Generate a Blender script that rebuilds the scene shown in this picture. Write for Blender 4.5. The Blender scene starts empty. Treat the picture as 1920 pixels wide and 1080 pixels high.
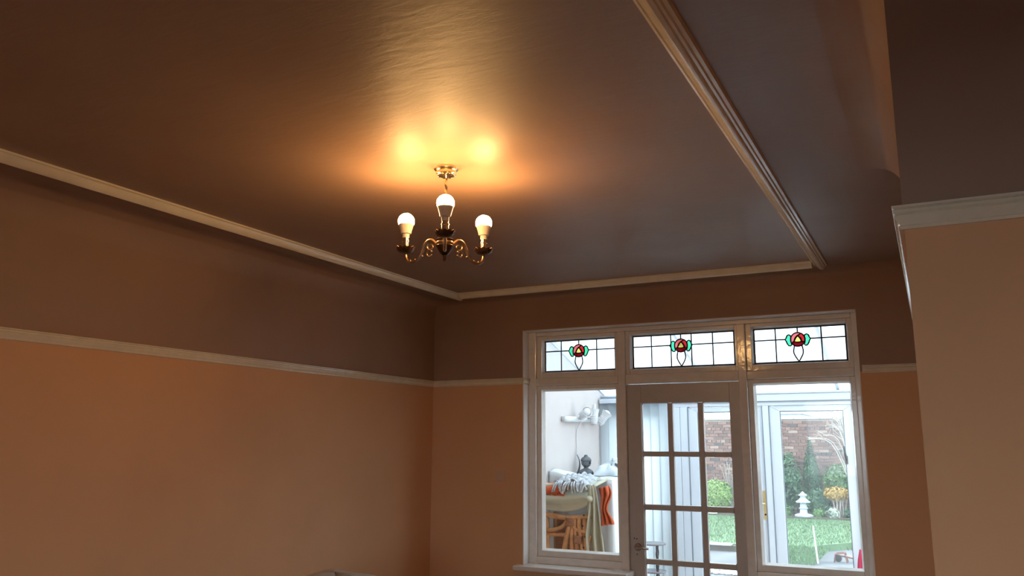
import bpy, bmesh, math, random
from mathutils import Vector, Matrix
random.seed(7)
C = bpy.context.scene.collection
PI = math.pi
sin, cos = math.sin, math.cos

# ------------------------------------------------------------------ camera, sky, exposure
CAM_H, YAW, PITCH, ROLL, FPX = 1.63, .4698, .1869, .0023, 1536.22
cam = bpy.data.cameras.new('camera'); cam_o = bpy.data.objects.new('camera', cam); C.objects.link(cam_o)
cam.sensor_width = 36; cam.lens = FPX / 1920 * 36; cam.clip_start = .02; cam.clip_end = 200
_r = Vector((cos(YAW), sin(YAW), 0)); _y = Vector((-sin(YAW), cos(YAW), 0)); _z = Vector((0, 0, 1))
_f = _y * cos(PITCH) + _z * sin(PITCH); _u = -_y * sin(PITCH) + _z * cos(PITCH)
_r2 = _r * cos(ROLL) + _u * sin(ROLL); _u2 = -_r * sin(ROLL) + _u * cos(ROLL)
M4 = Matrix((_r2, _u2, -_f)).transposed().to_4x4(); M4.translation = (0, 0, CAM_H)
cam_o.matrix_world = M4
S = bpy.context.scene
S.camera = cam_o
S.view_settings.view_transform = 'Standard'; S.view_settings.look = 'None'
S.view_settings.gamma = 1; S.view_settings.use_curve_mapping = False
S.view_settings.exposure = 0.12
S.cycles.max_bounces = 8; S.cycles.diffuse_bounces = 4; S.cycles.glossy_bounces = 3; S.cycles.transmission_bounces = 4; S.cycles.transparent_max_bounces = 12
S.cycles.adaptive_threshold = .02; S.cycles.caustics_reflective = False; S.cycles.caustics_refractive = False
SKY = 5.9
BULB = 185.0
w = bpy.data.worlds.new('overcast_sky'); S.world = w; w.use_nodes = True
bg = w.node_tree.nodes['Background']; bg.inputs[0].default_value = (.80, .93, 1.0, 1); bg.inputs[1].default_value = SKY

# ------------------------------------------------------------------ materials
MATS = {}
def mat(name, col, rough=.6, metal=0, var=0.0, vscale=8, bump=0.0, bscale=40, stretch=(1,1,1), spec=.5, emit=None, estr=0, col2=None, coat=0):
    m = bpy.data.materials.new(name); m.use_nodes = True; nt = m.node_tree; b = nt.nodes['Principled BSDF']
    b.inputs['Roughness'].default_value = rough; b.inputs['Metallic'].default_value = metal
    b.inputs['Specular IOR Level'].default_value = spec
    b.inputs['Base Color'].default_value = (*col, 1)
    if coat: b.inputs['Coat Weight'].default_value = coat; b.inputs['Coat Roughness'].default_value = .12
    if var or bump:
        tc = nt.nodes.new('ShaderNodeTexCoord'); mp = nt.nodes.new('ShaderNodeMapping'); mp.inputs['Scale'].default_value = stretch
        nt.links.new(tc.outputs['Object'], mp.inputs[0])
    if var:
        n = nt.nodes.new('ShaderNodeTexNoise'); n.inputs['Scale'].default_value = vscale; n.inputs['Detail'].default_value = 6
        nt.links.new(mp.outputs[0], n.inputs['Vector'])
        r = nt.nodes.new('ShaderNodeValToRGB'); r.color_ramp.elements[0].position = .3; r.color_ramp.elements[1].position = .7
        c2 = col2 if col2 else tuple(min(1, c * (1 + var)) for c in col)
        c1 = col if col2 else tuple(c * (1 - var) for c in col)
        r.color_ramp.elements[0].color = (*c1, 1); r.color_ramp.elements[1].color = (*c2, 1)
        nt.links.new(n.outputs[0], r.inputs[0]); nt.links.new(r.outputs[0], b.inputs['Base Color'])
    if bump:
        n2 = nt.nodes.new('ShaderNodeTexNoise'); n2.inputs['Scale'].default_value = bscale; n2.inputs['Detail'].default_value = 5
        nt.links.new(mp.outputs[0], n2.inputs['Vector'])
        bp = nt.nodes.new('ShaderNodeBump'); bp.inputs['Strength'].default_value = bump; bp.inputs['Distance'].default_value = .01
        nt.links.new(n2.outputs[0], bp.inputs['Height']); nt.links.new(bp.outputs[0], b.inputs['Normal'])
    if emit:
        b.inputs['Emission Color'].default_value = (*emit, 1); b.inputs['Emission Strength'].default_value = estr
    MATS[name] = m
    return m

def plaster(name, col, rough, bump):
    """skimmed plaster with trowel marks: streaky relief and sheen that varies in patches"""
    m = mat(name, col, rough=rough, var=.06, vscale=2.2, spec=.5)
    nt = m.node_tree; b = nt.nodes['Principled BSDF']
    tc = nt.nodes.new('ShaderNodeTexCoord'); mp = nt.nodes.new('ShaderNodeMapping')
    mp.inputs['Scale'].default_value = (1, 3.2, 1.6); mp.inputs['Rotation'].default_value = (0, 0, .25)
    nt.links.new(tc.outputs['Object'], mp.inputs[0])
    n1 = nt.nodes.new('ShaderNodeTexNoise'); n1.inputs['Scale'].default_value = 9.0; n1.inputs['Detail'].default_value = 10; n1.inputs['Roughness'].default_value = .62
    n1.inputs['Distortion'].default_value = .6
    nt.links.new(mp.outputs[0], n1.inputs['Vector'])
    n2 = nt.nodes.new('ShaderNodeTexNoise'); n2.inputs['Scale'].default_value = 1.4; n2.inputs['Detail'].default_value = 3
    nt.links.new(tc.outputs['Object'], n2.inputs['Vector'])
    mr = nt.nodes.new('ShaderNodeMapRange'); mr.inputs[1].default_value = .35; mr.inputs[2].default_value = .65
    mr.inputs[3].default_value = rough - .05; mr.inputs[4].default_value = rough + .07
    nt.links.new(n2.outputs[0], mr.inputs[0]); nt.links.new(mr.outputs[0], b.inputs['Roughness'])
    bp = nt.nodes.new('ShaderNodeBump'); bp.inputs['Strength'].default_value = bump; bp.inputs['Distance'].default_value = .02
    nt.links.new(n1.outputs[0], bp.inputs['Height']); nt.links.new(bp.outputs[0], b.inputs['Normal'])
    return m

def glass(name, tint=(1, 1, 1), gloss=.06, dif=0.0, difcol=(1, 1, 1)):
    m = bpy.data.materials.new(name); m.use_nodes = True; nt = m.node_tree; nt.nodes.clear()
    o = nt.nodes.new('ShaderNodeOutputMaterial'); t = nt.nodes.new('ShaderNodeBsdfTransparent'); t.inputs[0].default_value = (*tint, 1)
    g = nt.nodes.new('ShaderNodeBsdfGlossy'); g.inputs['Roughness'].default_value = .02
    mx = nt.nodes.new('ShaderNodeMixShader'); fr = nt.nodes.new('ShaderNodeFresnel'); fr.inputs[0].default_value = 1.45
    ml = nt.nodes.new('ShaderNodeMath'); ml.operation = 'MULTIPLY'; ml.inputs[1].default_value = gloss / .035 * .5
    ml.use_clamp = True
    nt.links.new(fr.outputs[0], ml.inputs[0]); nt.links.new(ml.outputs[0], mx.inputs[0])
    src = t
    if dif:
        d = nt.nodes.new('ShaderNodeBsdfTranslucent'); d.inputs[0].default_value = (*difcol, 1)
        m2 = nt.nodes.new('ShaderNodeMixShader'); m2.inputs[0].default_value = dif
        nt.links.new(t.outputs[0], m2.inputs[1]); nt.links.new(d.outputs[0], m2.inputs[2]); src = m2
    nt.links.new(src.outputs[0], mx.inputs[1]); nt.links.new(g.outputs[0], mx.inputs[2]); nt.links.new(mx.outputs[0], o.inputs[0])
    return m

def translucent(name, col, frac=.4, rough=.7):
    m = bpy.data.materials.new(name); m.use_nodes = True; nt = m.node_tree; nt.nodes.clear()
    o = nt.nodes.new('ShaderNodeOutputMaterial'); d = nt.nodes.new('ShaderNodeBsdfDiffuse'); d.inputs[0].default_value = (*col, 1)
    t = nt.nodes.new('ShaderNodeBsdfTranslucent'); t.inputs[0].default_value = (*col, 1)
    mx = nt.nodes.new('ShaderNodeMixShader'); mx.inputs[0].default_value = frac
    nt.links.new(d.outputs[0], mx.inputs[1]); nt.links.new(t.outputs[0], mx.inputs[2]); nt.links.new(mx.outputs[0], o.inputs[0])
    return m

m_ceil = plaster('ceiling_plaster', (.330, .208, .146), .49, .10)
m_ceil.node_tree.nodes['Principled BSDF'].inputs['Specular IOR Level'].default_value = .68
m_frieze = plaster('frieze_plaster', (.36, .228, .160), .60, .08)
m_peach = mat('peach_emulsion', (.74, .42, .225), .8, var=.03, vscale=3, bump=.05, bscale=120)
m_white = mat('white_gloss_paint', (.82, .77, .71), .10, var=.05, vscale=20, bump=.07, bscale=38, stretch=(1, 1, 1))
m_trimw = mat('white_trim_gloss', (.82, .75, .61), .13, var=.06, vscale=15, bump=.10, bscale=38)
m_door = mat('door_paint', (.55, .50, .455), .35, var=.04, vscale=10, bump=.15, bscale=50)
m_reveal = mat('reveal_paint', (.86, .80, .77), .5)
m_floor = mat('floor_carpet', (.30, .22, .16), .95, var=.15, vscale=60)
m_lead = mat('lead_came', (.035, .04, .05), .45, metal=.6)
m_glass = glass('window_glass', gloss=.028)
m_leadglass = glass('leaded_glass', (.97, .99, 1), dif=.25, difcol=(1, 1, 1))
m_red = glass('rose_red_glass', (.80, .16, .18), dif=.35, difcol=(.75, .06, .08))
m_pink = glass('rose_pink_glass', (.95, .42, .44), dif=.35, difcol=(1, .3, .3))
m_dark = glass('rose_dark_glass', (.50, .06, .10), dif=.35, difcol=(.35, .02, .04))
m_yel = glass('amber_glass', (1, .88, .45), dif=.35, difcol=(1, .7, .15))
m_grn = glass('green_glass', (.33, .90, .66), dif=.35, difcol=(.12, .8, .42))
m_brass = mat('aged_brass', (.42, .29, .19), .33, metal=1, var=.25, vscale=60)
m_bronze = mat('dark_bronze', (.10, .05, .03), .35, metal=.85, var=.3, vscale=70)
m_gilt = mat('bright_brass', (.82, .68, .46), .18, metal=1)
m_bulb = mat('lit_bulb', (1, .95, .85), .3, emit=(1, .55, .195), estr=BULB)
m_collar = mat('bulb_collar_plastic', (.80, .74, .66), .4)
m_chrome = mat('steel_lever', (.50, .47, .44), .25, metal=1)
m_hole = mat('dark_hole', (.02, .015, .01), .8)
m_upvc = mat('white_upvc', (.53, .575, .635), .35)
m_seal = mat('grey_gasket', (.16, .19, .22), .6)
m_haze = glass('misted_glass', (1, 1, 1), gloss=.03, dif=.03, difcol=(.92, .97, 1))
m_poly = translucent('polycarbonate_sheet', (.90, .94, .97), .80)
m_blind = translucent('blind_fabric', (.82, .86, .88), .8)
m_pinkw = mat('pale_pink_render', (.49, .44, .42), .8, var=.03, vscale=6)
m_tilefl = mat('conservatory_tiles', (.55, .52, .48), .5, var=.1, vscale=5)
m_sheetw = translucent('white_sheet_cloth', (.66, .69, .71), .12)
m_cream = mat('cream_sheet_cloth', (.40, .39, .30), .85, var=.05, vscale=12)
m_orange = mat('orange_throw_cloth', (.45, .085, .03), .9, var=.15, vscale=30, bump=.3, bscale=150)
m_throw = mat('pale_grey_throw', (.40, .425, .45), .9, var=.35, vscale=35, bump=.3, bscale=120)
m_rattan = mat('rattan_cane', (.36, .17, .07), .5, var=.3, vscale=20)
m_rattan2 = mat('rattan_binding', (.22, .095, .045), .55, var=.3, vscale=60)
m_stone = mat('dark_grey_stone', (.10, .11, .12), .6, var=.25, vscale=40)
m_bag = mat('white_plastic_bag', (.56, .62, .66), .3)
m_lampw = mat('white_enamel', (.58, .58, .59), .35)
m_stand = mat('dark_stand_wood', (.035, .03, .035), .3)
m_standtop = mat('stand_shelf_top', (.15, .13, .145), .3, var=.15, vscale=10)
m_goldpl = mat('gold_plate', (.62, .50, .26), .3, metal=.8)
m_black = mat('black_plastic', (.015, .015, .018), .5)
m_grass = mat('lawn_grass', (.062, .125, .058), .9, var=.3, vscale=3, bump=.6, bscale=25, col2=(.085, .16, .075))
m_blade = mat('grass_blade', (.075, .145, .065), .8, var=.3, vscale=2)
m_patio = mat('grey_paving', (.085, .095, .105), .85, var=.3, vscale=2, bump=.2, bscale=20)
m_kerb = mat('pale_kerb_stone', (.55, .56, .54), .8, var=.2, vscale=10)
m_gravel = mat('pale_gravel', (.55, .56, .56), .9, var=.5, vscale=25, bump=.8, bscale=60)
m_mortar = mat('mortar', (.36, .33, .31), .95, var=.1, vscale=8)
m_bricks = [mat('brick_%d' % i, c, .9, var=.18, vscale=14, bump=.3, bscale=60) for i, c in enumerate(
    [(.17, .095, .078), (.14, .078, .066), (.20, .122, .102), (.118, .068, .060), (.068, .052, .054), (.25, .178, .15)])]
m_coping = mat('coping_stone', (.55, .55, .52), .9, var=.2, vscale=6)
m_leafd = mat('dark_leaf', (.035, .095, .045), .5, var=.5, vscale=3)
m_leafm = mat('mid_leaf', (.07, .15, .045), .5, var=.5, vscale=3)
m_leafl = mat('light_leaf', (.15, .25, .065), .5, var=.4, vscale=3)
m_leafw = mat('variegated_leaf', (.28, .34, .28), .5, var=.5, vscale=5)
m_leafy = mat('yellow_flower', (.34, .22, .05), .6, var=.3, vscale=5)
m_twig = mat('grey_twig', (.30, .27, .24), .9, var=.3, vscale=9)
m_twigp = mat('pale_twig', (.33, .31, .29), .9, var=.2, vscale=9)
m_orn = mat('pale_blue_stone', (.36, .42, .48), .6, var=.35, vscale=14)
m_soil = mat('bed_soil', (.05, .04, .032), 1, var=.3, vscale=8)
m_redobj = mat('red_cloth', (.38, .02, .06), .7)
m_redmet = mat('rusty_red_metal', (.13, .05, .045), .6, var=.3, vscale=20)
m_wood = mat('pinkish_wood', (.26, .16, .13), .7)
m_house = mat('far_render', (.60, .68, .72), .9)
m_farroof = mat('far_roof', (.35, .42, .46), .9)
m_dust = mat('dust_sheet', (.58, .55, .50), .9, var=.05, vscale=6, bump=.2, bscale=30)
m_plate = mat('painted_plate', (.66, .43, .29), .45)
m_streak = mat('streak_white', (.75, .78, .74), .6)

# ------------------------------------------------------------------ helpers
class MB:
    def __init__(s): s.v = []; s.f = []; s.m = []
    def add(s, vs, fs, mi=0):
        n = len(s.v); s.v += [tuple(p) for p in vs]; s.f += [tuple(i + n for i in f) for f in fs]; s.m += [mi] * len(fs); return s
    def box(s, x0, x1, y0, y1, z0, z1, mi=0):
        vs = [(x0,y0,z0),(x1,y0,z0),(x1,y1,z0),(x0,y1,z0),(x0,y0,z1),(x1,y0,z1),(x1,y1,z1),(x0,y1,z1)]
        return s.add(vs, [(0,3,2,1),(4,5,6,7),(0,1,5,4),(1,2,6,5),(2,3,7,6),(3,0,4,7)], mi)
    def lathe(s, prof, c=(0, 0, 0), n=24, axis=None, fn=None, mi=0):
        """prof: (r,h) rings from one end to the other; axis: direction of h"""
        ax = Vector(axis).normalized() if axis else Vector((0, 0, 1))
        a = Vector((1, 0, 0)) if abs(ax.x) < .9 else Vector((0, 1, 0))
        e1 = (a - ax * a.dot(ax)).normalized(); e2 = ax.cross(e1); c = Vector(c)
        vs = []; fs = []
        for k, (r, h) in enumerate(prof):
            for i in range(n):
                t = 2 * PI * i / n; rr, hh = (fn(k, r, h, t) if fn else (r, h))
                vs.append(c + e1 * (rr * cos(t)) + e2 * (rr * sin(t)) + ax * hh)
        K = len(prof)
        for k in range(K - 1):
            for i in range(n):
                j = (i + 1) % n; fs.append((k*n+i, k*n+j, (k+1)*n+j, (k+1)*n+i))
        fs.append(tuple(range(n))[::-1]); fs.append(tuple((K-1)*n + i for i in range(n)))
        return s.add(vs, fs, mi)
    def tube(s, pts, r, n=8, closed=False, flat=1.0, mi=0):
        P = [Vector(p) for p in pts]; K = len(P); vs = []; fs = []
        rad = r if isinstance(r, (list, tuple)) else [r] * K
        up = None
        for k in range(K):
            if closed: t = P[(k+1) % K] - P[k-1]
            else: t = P[min(k+1, K-1)] - P[max(k-1, 0)]
            if t.length < 1e-9: t = Vector((0, 0, 1))
            t.normalize()
            if up is None:
                up = Vector((0, 0, 1)) if abs(t.z) < .9 else Vector((1, 0, 0))
            a = up - t * up.dot(t)
            if a.length < 1e-6: a = Vector((1, 0, 0)) - t * t.x
            a.normalize(); up = a; b = t.cross(a)
            for i in range(n):
                q = 2 * PI * i / n; vs.append(P[k] + a * (rad[k] * cos(q)) + b * (rad[k] * sin(q) * flat))
        for k in range(K if closed else K - 1):
            k2 = (k + 1) % K
            for i in range(n):
                j = (i + 1) % n; fs.append((k*n+i, k*n+j, k2*n+j, k2*n+i))
        if not closed:
            fs.append(tuple(range(n))[::-1]); fs.append(tuple((K-1)*n + i for i in range(n)))
        return s.add(vs, fs, mi)
    def prism(s, poly, y0, y1, mi=0):
        """poly in (x,z), extruded along y"""
        n = len(poly); vs = [(x, y0, z) for x, z in poly] + [(x, y1, z) for x, z in poly]
        fs = [tuple(range(n)), tuple(range(2*n-1, n-1, -1))]
        for i in range(n):
            j = (i + 1) % n; fs.append((i, i + n, j + n, j))
        return s.add(vs, fs, mi)
    def grid(s, fn, nu, nv, mi=0):
        vs = [fn(i / (nu - 1), j / (nv - 1)) for j in range(nv) for i in range(nu)]
        fs = [(j*nu+i, j*nu+i+1, (j+1)*nu+i+1, (j+1)*nu+i) for j in range(nv-1) for i in range(nu-1)]
        return s.add(vs, fs, mi)
    def sweep(s, prof, path, side=1, closed=False, closep=True, mi=0):
        """prof: (offset, z) ; path: (x,y) ; offset to the left (side=1) of travel, mitred"""
        P = [Vector(p) for p in path]; K = len(P); L = len(prof); off = []
        for k in range(K):
            d0 = (P[k] - P[k-1]).normalized() if (k > 0 or closed) else None
            d1 = (P[(k+1) % K] - P[k]).normalized() if (k < K-1 or closed) else None
            if d0 is None: d0 = d1
            if d1 is None: d1 = d0
            n0 = Vector((-d0.y, d0.x)) * side; n1 = Vector((-d1.y, d1.x)) * side
            b = (n0 + n1); b = b / max(1e-6, (1 + n0.dot(n1)))
            off.append(b)
        vs = [(P[k].x + off[k].x * o, P[k].y + off[k].y * o, z) for k in range(K) for o, z in prof]
        fs = []
        for k in range(K if closed else K - 1):
            k2 = (k + 1) % K
            for i in range(L if closep else L - 1):
                j = (i + 1) % L; fs.append((k*L+i, k*L+j, k2*L+j, k2*L+i))
        if not closed and closep:
            fs.append(tuple(range(L))); fs.append(tuple((K-1)*L + i for i in range(L))[::-1])
        return s.add(vs, fs, mi)
    def build(s, name, mats, parent=None, smooth=False, bevel=0, solid=0, subsurf=0, auto=None):
        me = bpy.data.meshes.new(name); me.from_pydata(s.v, [], s.f)
        if not isinstance(mats, (list, tuple)): mats = [mats]
        for m in mats: me.materials.append(m)
        if len(mats) > 1: me.polygons.foreach_set('material_index', s.m)
        bm = bmesh.new(); bm.from_mesh(me); bmesh.ops.recalc_face_normals(bm, faces=bm.faces); bm.to_mesh(me); bm.free()
        if smooth:
            me.polygons.foreach_set('use_smooth', [True] * len(me.polygons))
            if auto: me.set_sharp_from_angle(angle=auto)
        o = bpy.data.objects.new(name, me); C.objects.link(o)
        if parent: o.parent = parent
        if solid:
            md = o.modifiers.new('thickness', 'SOLIDIFY'); md.thickness = solid; md.offset = 0
        if subsurf:
            md = o.modifiers.new('smooth', 'SUBSURF'); md.levels = subsurf; md.render_levels = subsurf
        if bevel:
            md = o.modifiers.new('bevel', 'BEVEL'); md.width = bevel; md.segments = 2; md.limit_method = 'ANGLE'
        return o

def tag(o, label, cat, group=None, kind=None):
    o['label'] = label; o['category'] = cat
    if group: o['group'] = group
    if kind: o['kind'] = kind
    return o
def empty(name, loc=(0, 0, 0)):
    o = bpy.data.objects.new(name, None); o.location = loc; o.empty_display_size = .1; C.objects.link(o); return o
def struct(name, mb, m, label, cat, **k):
    return tag(mb.build(name, m, **k), label, cat, kind='structure')
def catmull(pts, n=6):
    P = [Vector(p) for p in pts]; out = []
    for i in range(len(P) - 1):
        p0 = P[max(i-1, 0)]; p1 = P[i]; p2 = P[i+1]; p3 = P[min(i+2, len(P)-1)]
        for k in range(n):
            t = k / n
            out.append(.5 * ((2*p1) + (-p0+p2)*t + (2*p0-5*p1+4*p2-p3)*t*t + (-p0+3*p1-3*p2+p3)*t**3))
    out.append(P[-1]); return out

# ------------------------------------------------------------------ the room
XL, XR, YB, YR, ZC = -3.168, .40, 5.0, -1.6, 2.63
BX, BY0, BY1 = -.018, 1.64, 3.06
WX0, WX1, WZT, WZS = -2.456, -.342, 2.385, .853      # opening of the garden-side window
ZRAIL = 2.03                                        # the paint changes behind the picture rail
YO = 5.25                                           # outside face of the back wall

struct('floor', MB().box(XL - .2, XR + .2, YR - .2, YO, -.1, 0), m_floor, 'brown carpeted floor of the room below the picture', 'floor')
struct('ceiling', MB().box(XL - .2, XR + .2, YR - .2, YO, ZC, ZC + .12), m_ceil, 'brown glossy freshly skimmed plaster ceiling around the chandelier', 'ceiling')

wl = struct('wall_left', MB().box(XL - .2, XL, YR - .2, YO, 0, ZRAIL), m_peach, 'long peach painted wall on the left below picture rail', 'wall')
MB().box(XL - .2, XL, YR - .2, YO, ZRAIL, ZC).build('frieze', m_frieze, wl)

b = MB(); b.box(XL, WX0, YB, YO, 0, ZRAIL); b.box(WX1, XR, YB, YO, 0, ZRAIL)
b.box(WX0, -1.80, YB, YO, 0, WZS - .03); b.box(-.985, WX1, YB, YO, 0, WZS - .03)
wb = struct('wall_back', b, m_peach, 'peach wall around the glazed door and windows', 'wall')
b = MB(); b.box(XL, WX0, YB, YO, ZRAIL, ZC); b.box(WX1, XR, YB, YO, ZRAIL, ZC); b.box(WX0, WX1, YB, YO, WZT, ZC)
b.build('frieze', m_frieze, wb)

b = MB(); b.box(XR, XR + .2, YR - .2, YO, 0, ZRAIL)
wr = struct('wall_right', b, m_peach, 'peach alcove wall hidden behind the projecting chimney breast', 'wall')
MB().box(XR, XR + .2, YR - .2, YO, ZRAIL, ZC).build('frieze', m_frieze, wr)
wc = struct('wall_chimney_breast', MB().box(BX, XR, BY0, BY1, 0, ZRAIL), m_peach, 'peach projecting chimney breast wall at the right edge', 'wall')
MB().box(BX, XR, BY0, BY1, ZRAIL, ZC).build('frieze', m_frieze, wc)

# wall behind the camera with the front window
RW = (-1.6, .15, .80, 2.25)
b = MB(); b.box(XL, RW[0], YR - .2, YR, 0, ZC); b.box(RW[1], XR, YR - .2, YR, 0, ZC); b.box(RW[0], RW[1], YR - .2, YR, 0, RW[2]); b.box(RW[0], RW[1], YR - .2, YR, RW[3], ZC)
struct('wall_rear', b, m_peach, 'peach wall behind the viewer with front window', 'wall')
w2 = empty('window_2', (0, 0, 0)); tag(w2, 'white front window behind the viewer', 'window', kind='structure')
for x in (RW[0] + .03, -.72, RW[1] - .03): MB().box(x - .03, x + .03, YR - .14, YR - .08, RW[2], RW[3]).build('mullion', m_white, w2)
for z in (RW[2] + .03, RW[3] - .03): MB().box(RW[0] + .06, RW[1] - .06, YR - .135, YR - .085, z - .03, z + .03).build('frame_rail', m_white, w2)
MB().box(RW[0] + .01, RW[1] - .01, YR - .112, YR - .108, RW[2] + .01, RW[3] - .01).build('pane', m_glass, w2)

# plaster coves between walls and ceiling
def cove_profile(R, n=10):
    return [(0, ZC)] + [(R - R * sin(t), ZC - R + R * cos(t)) for t in [PI / 2 - PI / 2 * i / n for i in range(n + 1)]]
def cove_prof(R, n=12):
    pts = []
    for i in range(n + 1):
        t = PI / 2 * i / n
        pts.append((R - R * cos(t), ZC - R + R * sin(t)))     # wall (0,ZC-R) round to the ceiling (R,ZC)
    return [(0, ZC)] + pts
RC = .14
MB().sweep(cove_prof(RC), [(XL, YR), (XL, YB), (XR, YB)], side=-1).build('cove', m_frieze, wl, smooth=True, auto=.9)
MB().sweep(cove_prof(.15), [(XR, BY1), (BX, BY1), (BX, BY0), (XR, BY0)], side=-1).build('cove', m_frieze, wc, smooth=True, auto=.9)

# picture rail
rail = [(0, 1.998), (.007, 1.998), (.009, 2.005), (.006, 2.010), (.009, 2.016), (.014, 2.026), (.016, 2.034), (.013, 2.039), (.017, 2.042),
        (.017, 2.050), (.013, 2.053), (.018, 2.056), (.018, 2.062), (.010, 2.066), (0, 2.067)]
rail = [(o_, 2.066 - (2.067 - z_) * .68) for o_, z_ in rail]
t1 = struct('trim_1', MB().sweep(rail, [(XL, YR), (XL, YB), (WX0, YB), (WX0, YB + .085)], side=-1), m_trimw,
            'off-white picture rail along the left wall to the window', 'picture rail', smooth=True, auto=.5)
t2 = struct('trim_2', MB().sweep(rail, [(WX1 + .012, YB), (XR, YB), (XR, BY1), (BX, BY1), (BX, BY0), (XR, BY0), (XR, YR)], side=-1), m_trimw,
            'off-white glossy picture rail wrapping the chimney breast on the right', 'picture rail', smooth=True, auto=.5)

# mouldings planted on the ceiling
TP = [(0, 0), (0, .007), (.007, .010), (.010, .007), (.012, .011), (.018, .019), (.026, .027), (.034, .033), (.042, .036), (.049, .035), (.053, .033), (.055, .026), (.062, .025), (.064, .016), (.073, .014), (.075, 0)]
def ceiling_trim(name, axis, inner, sgn, a0, a1, label):
    n = len(TP); vs = []
    for a in (a0, a1):
        for t, h in TP:
            p = inner + sgn * t; vs.append((p, a, ZC - h) if axis == 'y' else (a, p, ZC - h))
    fs = [(i, (i + 1) % n, n + (i + 1) % n, n + i) for i in range(n)] + [tuple(range(n)), tuple(range(n, 2*n))]
    return struct(name, MB().add(vs, fs), m_trimw, label, 'ceiling moulding', smooth=True, auto=.5)
ceiling_trim('trim_3', 'y', -2.806, -1, YR + .2, 4.825, 'long off-white moulding on the ceiling beside the left wall')
ceiling_trim('trim_4', 'y', -.532, 1, YR + .2, 4.825, 'thick off-white moulding on the ceiling at the right')
ceiling_trim('trim_5', 'x', 4.715, 1, -2.806, -.532, 'off-white moulding on the ceiling above the window wall')
ceiling_trim('trim_6', 'x', YR + .34, -1, -2.806, -.532, 'ceiling moulding behind the viewer')

# skirting
sk = [(0, 0), (.018, 0), (.018, .12), (.012, .14), (0, .145)]
struct('baseboard_left', MB().sweep(sk, [(XL, YR), (XL, YB), (-1.80, YB)], side=-1), m_trimw, 'white skirting along the left wall', 'baseboard')
struct('baseboard_right', MB().sweep(sk, [(-.985, YB), (XR, YB), (XR, BY1), (BX, BY1), (BX, BY0), (XR, BY0), (XR, YR)], side=-1), m_trimw, 'white skirting around the chimney breast', 'baseboard')

# ------------------------------------------------------------------ window_1 : timber screen with leaded lights
win = empty('window_1', (-1.4, 5.1, 0)); tag(win, 'white timber window screen with three leaded rose lights and two side panes', 'window', kind='structure')
def wpart(mb, name, m, parent=win, **k):
    o = mb.build(name, m, None, **k)
    o.parent = parent
    base = parent
    off = Vector((0, 0, 0))
    while base: off += base.location; base = base.parent
    o.location = -off
    return o
YF, YG, YK = 5.085, 5.147, 5.18        # front of frame, glass, back of frame
wpart(MB().box(WX0, WX0 + .006, YB + .001, YF, WZS, WZT), 'reveal_lining', m_reveal)
wpart(MB().box(WX1 - .006, WX1, YB + .001, YF, WZS, WZT), 'reveal_lining', m_reveal)
wpart(MB().box(WX0, WX1, YB + .001, YF, WZT - .006, WZT), 'reveal_lining', m_reveal)
BV = .005
wpart(MB().box(WX0, -2.398, YF, YK, WZS, WZT - .006), 'jamb', m_white, bevel=BV)
wpart(MB().box(-.378, WX1, YF, YK, WZS, WZT - .006), 'jamb', m_white, bevel=BV)
wpart(MB().box(-2.398, -.378, YF, YK, 2.352, WZT - .006), 'head', m_white, bevel=BV)
wpart(MB().box(-1.806, -1.757, YF - .004, YK, 0, 2.352), 'mullion', m_white, bevel=BV)
wpart(MB().box(-1.034, -.984, YF - .004, YK, 0, 2.352), 'mullion', m_white, bevel=BV)
wpart(MB().box(-2.398, -1.806, YF - .002, YK, 2.012, 2.062), 'transom', m_white, bevel=BV)
wpart(MB().box(-1.757, -1.034, YF - .002, YK, 2.006, 2.068), 'transom', m_white, bevel=BV)
wpart(MB().box(-.984, -.378, YF - .002, YK, 2.012, 2.062), 'transom', m_white, bevel=BV)
wpart(MB().box(-2.398, -1.806, YF, YK, WZS, .898), 'bottom_rail', m_white, bevel=BV)
wpart(MB().box(-.984, -.378, YF, YK, WZS, .898), 'bottom_rail', m_white, bevel=BV)
wpart(MB().box(-2.497, -1.725, 4.93, YF + .01, WZS - .03, WZS), 'window_board', m_white, bevel=.008)
wpart(MB().box(-1.01, -.30, 4.93, YF + .01, WZS - .03, WZS), 'window_board', m_white, bevel=.008)

def frame_mb(x0, x1, z0, z1, gx0, gx1, gz0, gz1, y0, y1):
    b = MB(); b.box(x0, gx0, y0, y1, z0, z1); b.box(gx1, x1, y0, y1, z0, z1)
    b.box(gx0, gx1, y0, y1, z0, gz0); b.box(gx0, gx1, y0, y1, gz1, z1); return b
def bead(gx0, gx1, gz0, gz1, w, y0, y1):
    """slanting glazing bead around the inside of a frame"""
    o = [(gx0, gz0), (gx1, gz0), (gx1, gz1), (gx0, gz1)]; i = [(gx0 + w, gz0 + w), (gx1 - w, gz0 + w), (gx1 - w, gz1 - w), (gx0 + w, gz1 - w)]
    vs = [(x, y0, z) for x, z in o] + [(x, y1, z) for x, z in i] + [(x, y1, z) for x, z in o]
    fs = []
    for k in range(4):
        j = (k + 1) % 4; fs += [(k, j, 4 + j, 4 + k), (4 + k, 4 + j, 8 + j, 8 + k), (8 + k, 8 + j, j, k)]
    return MB().add(vs, fs)

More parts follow.
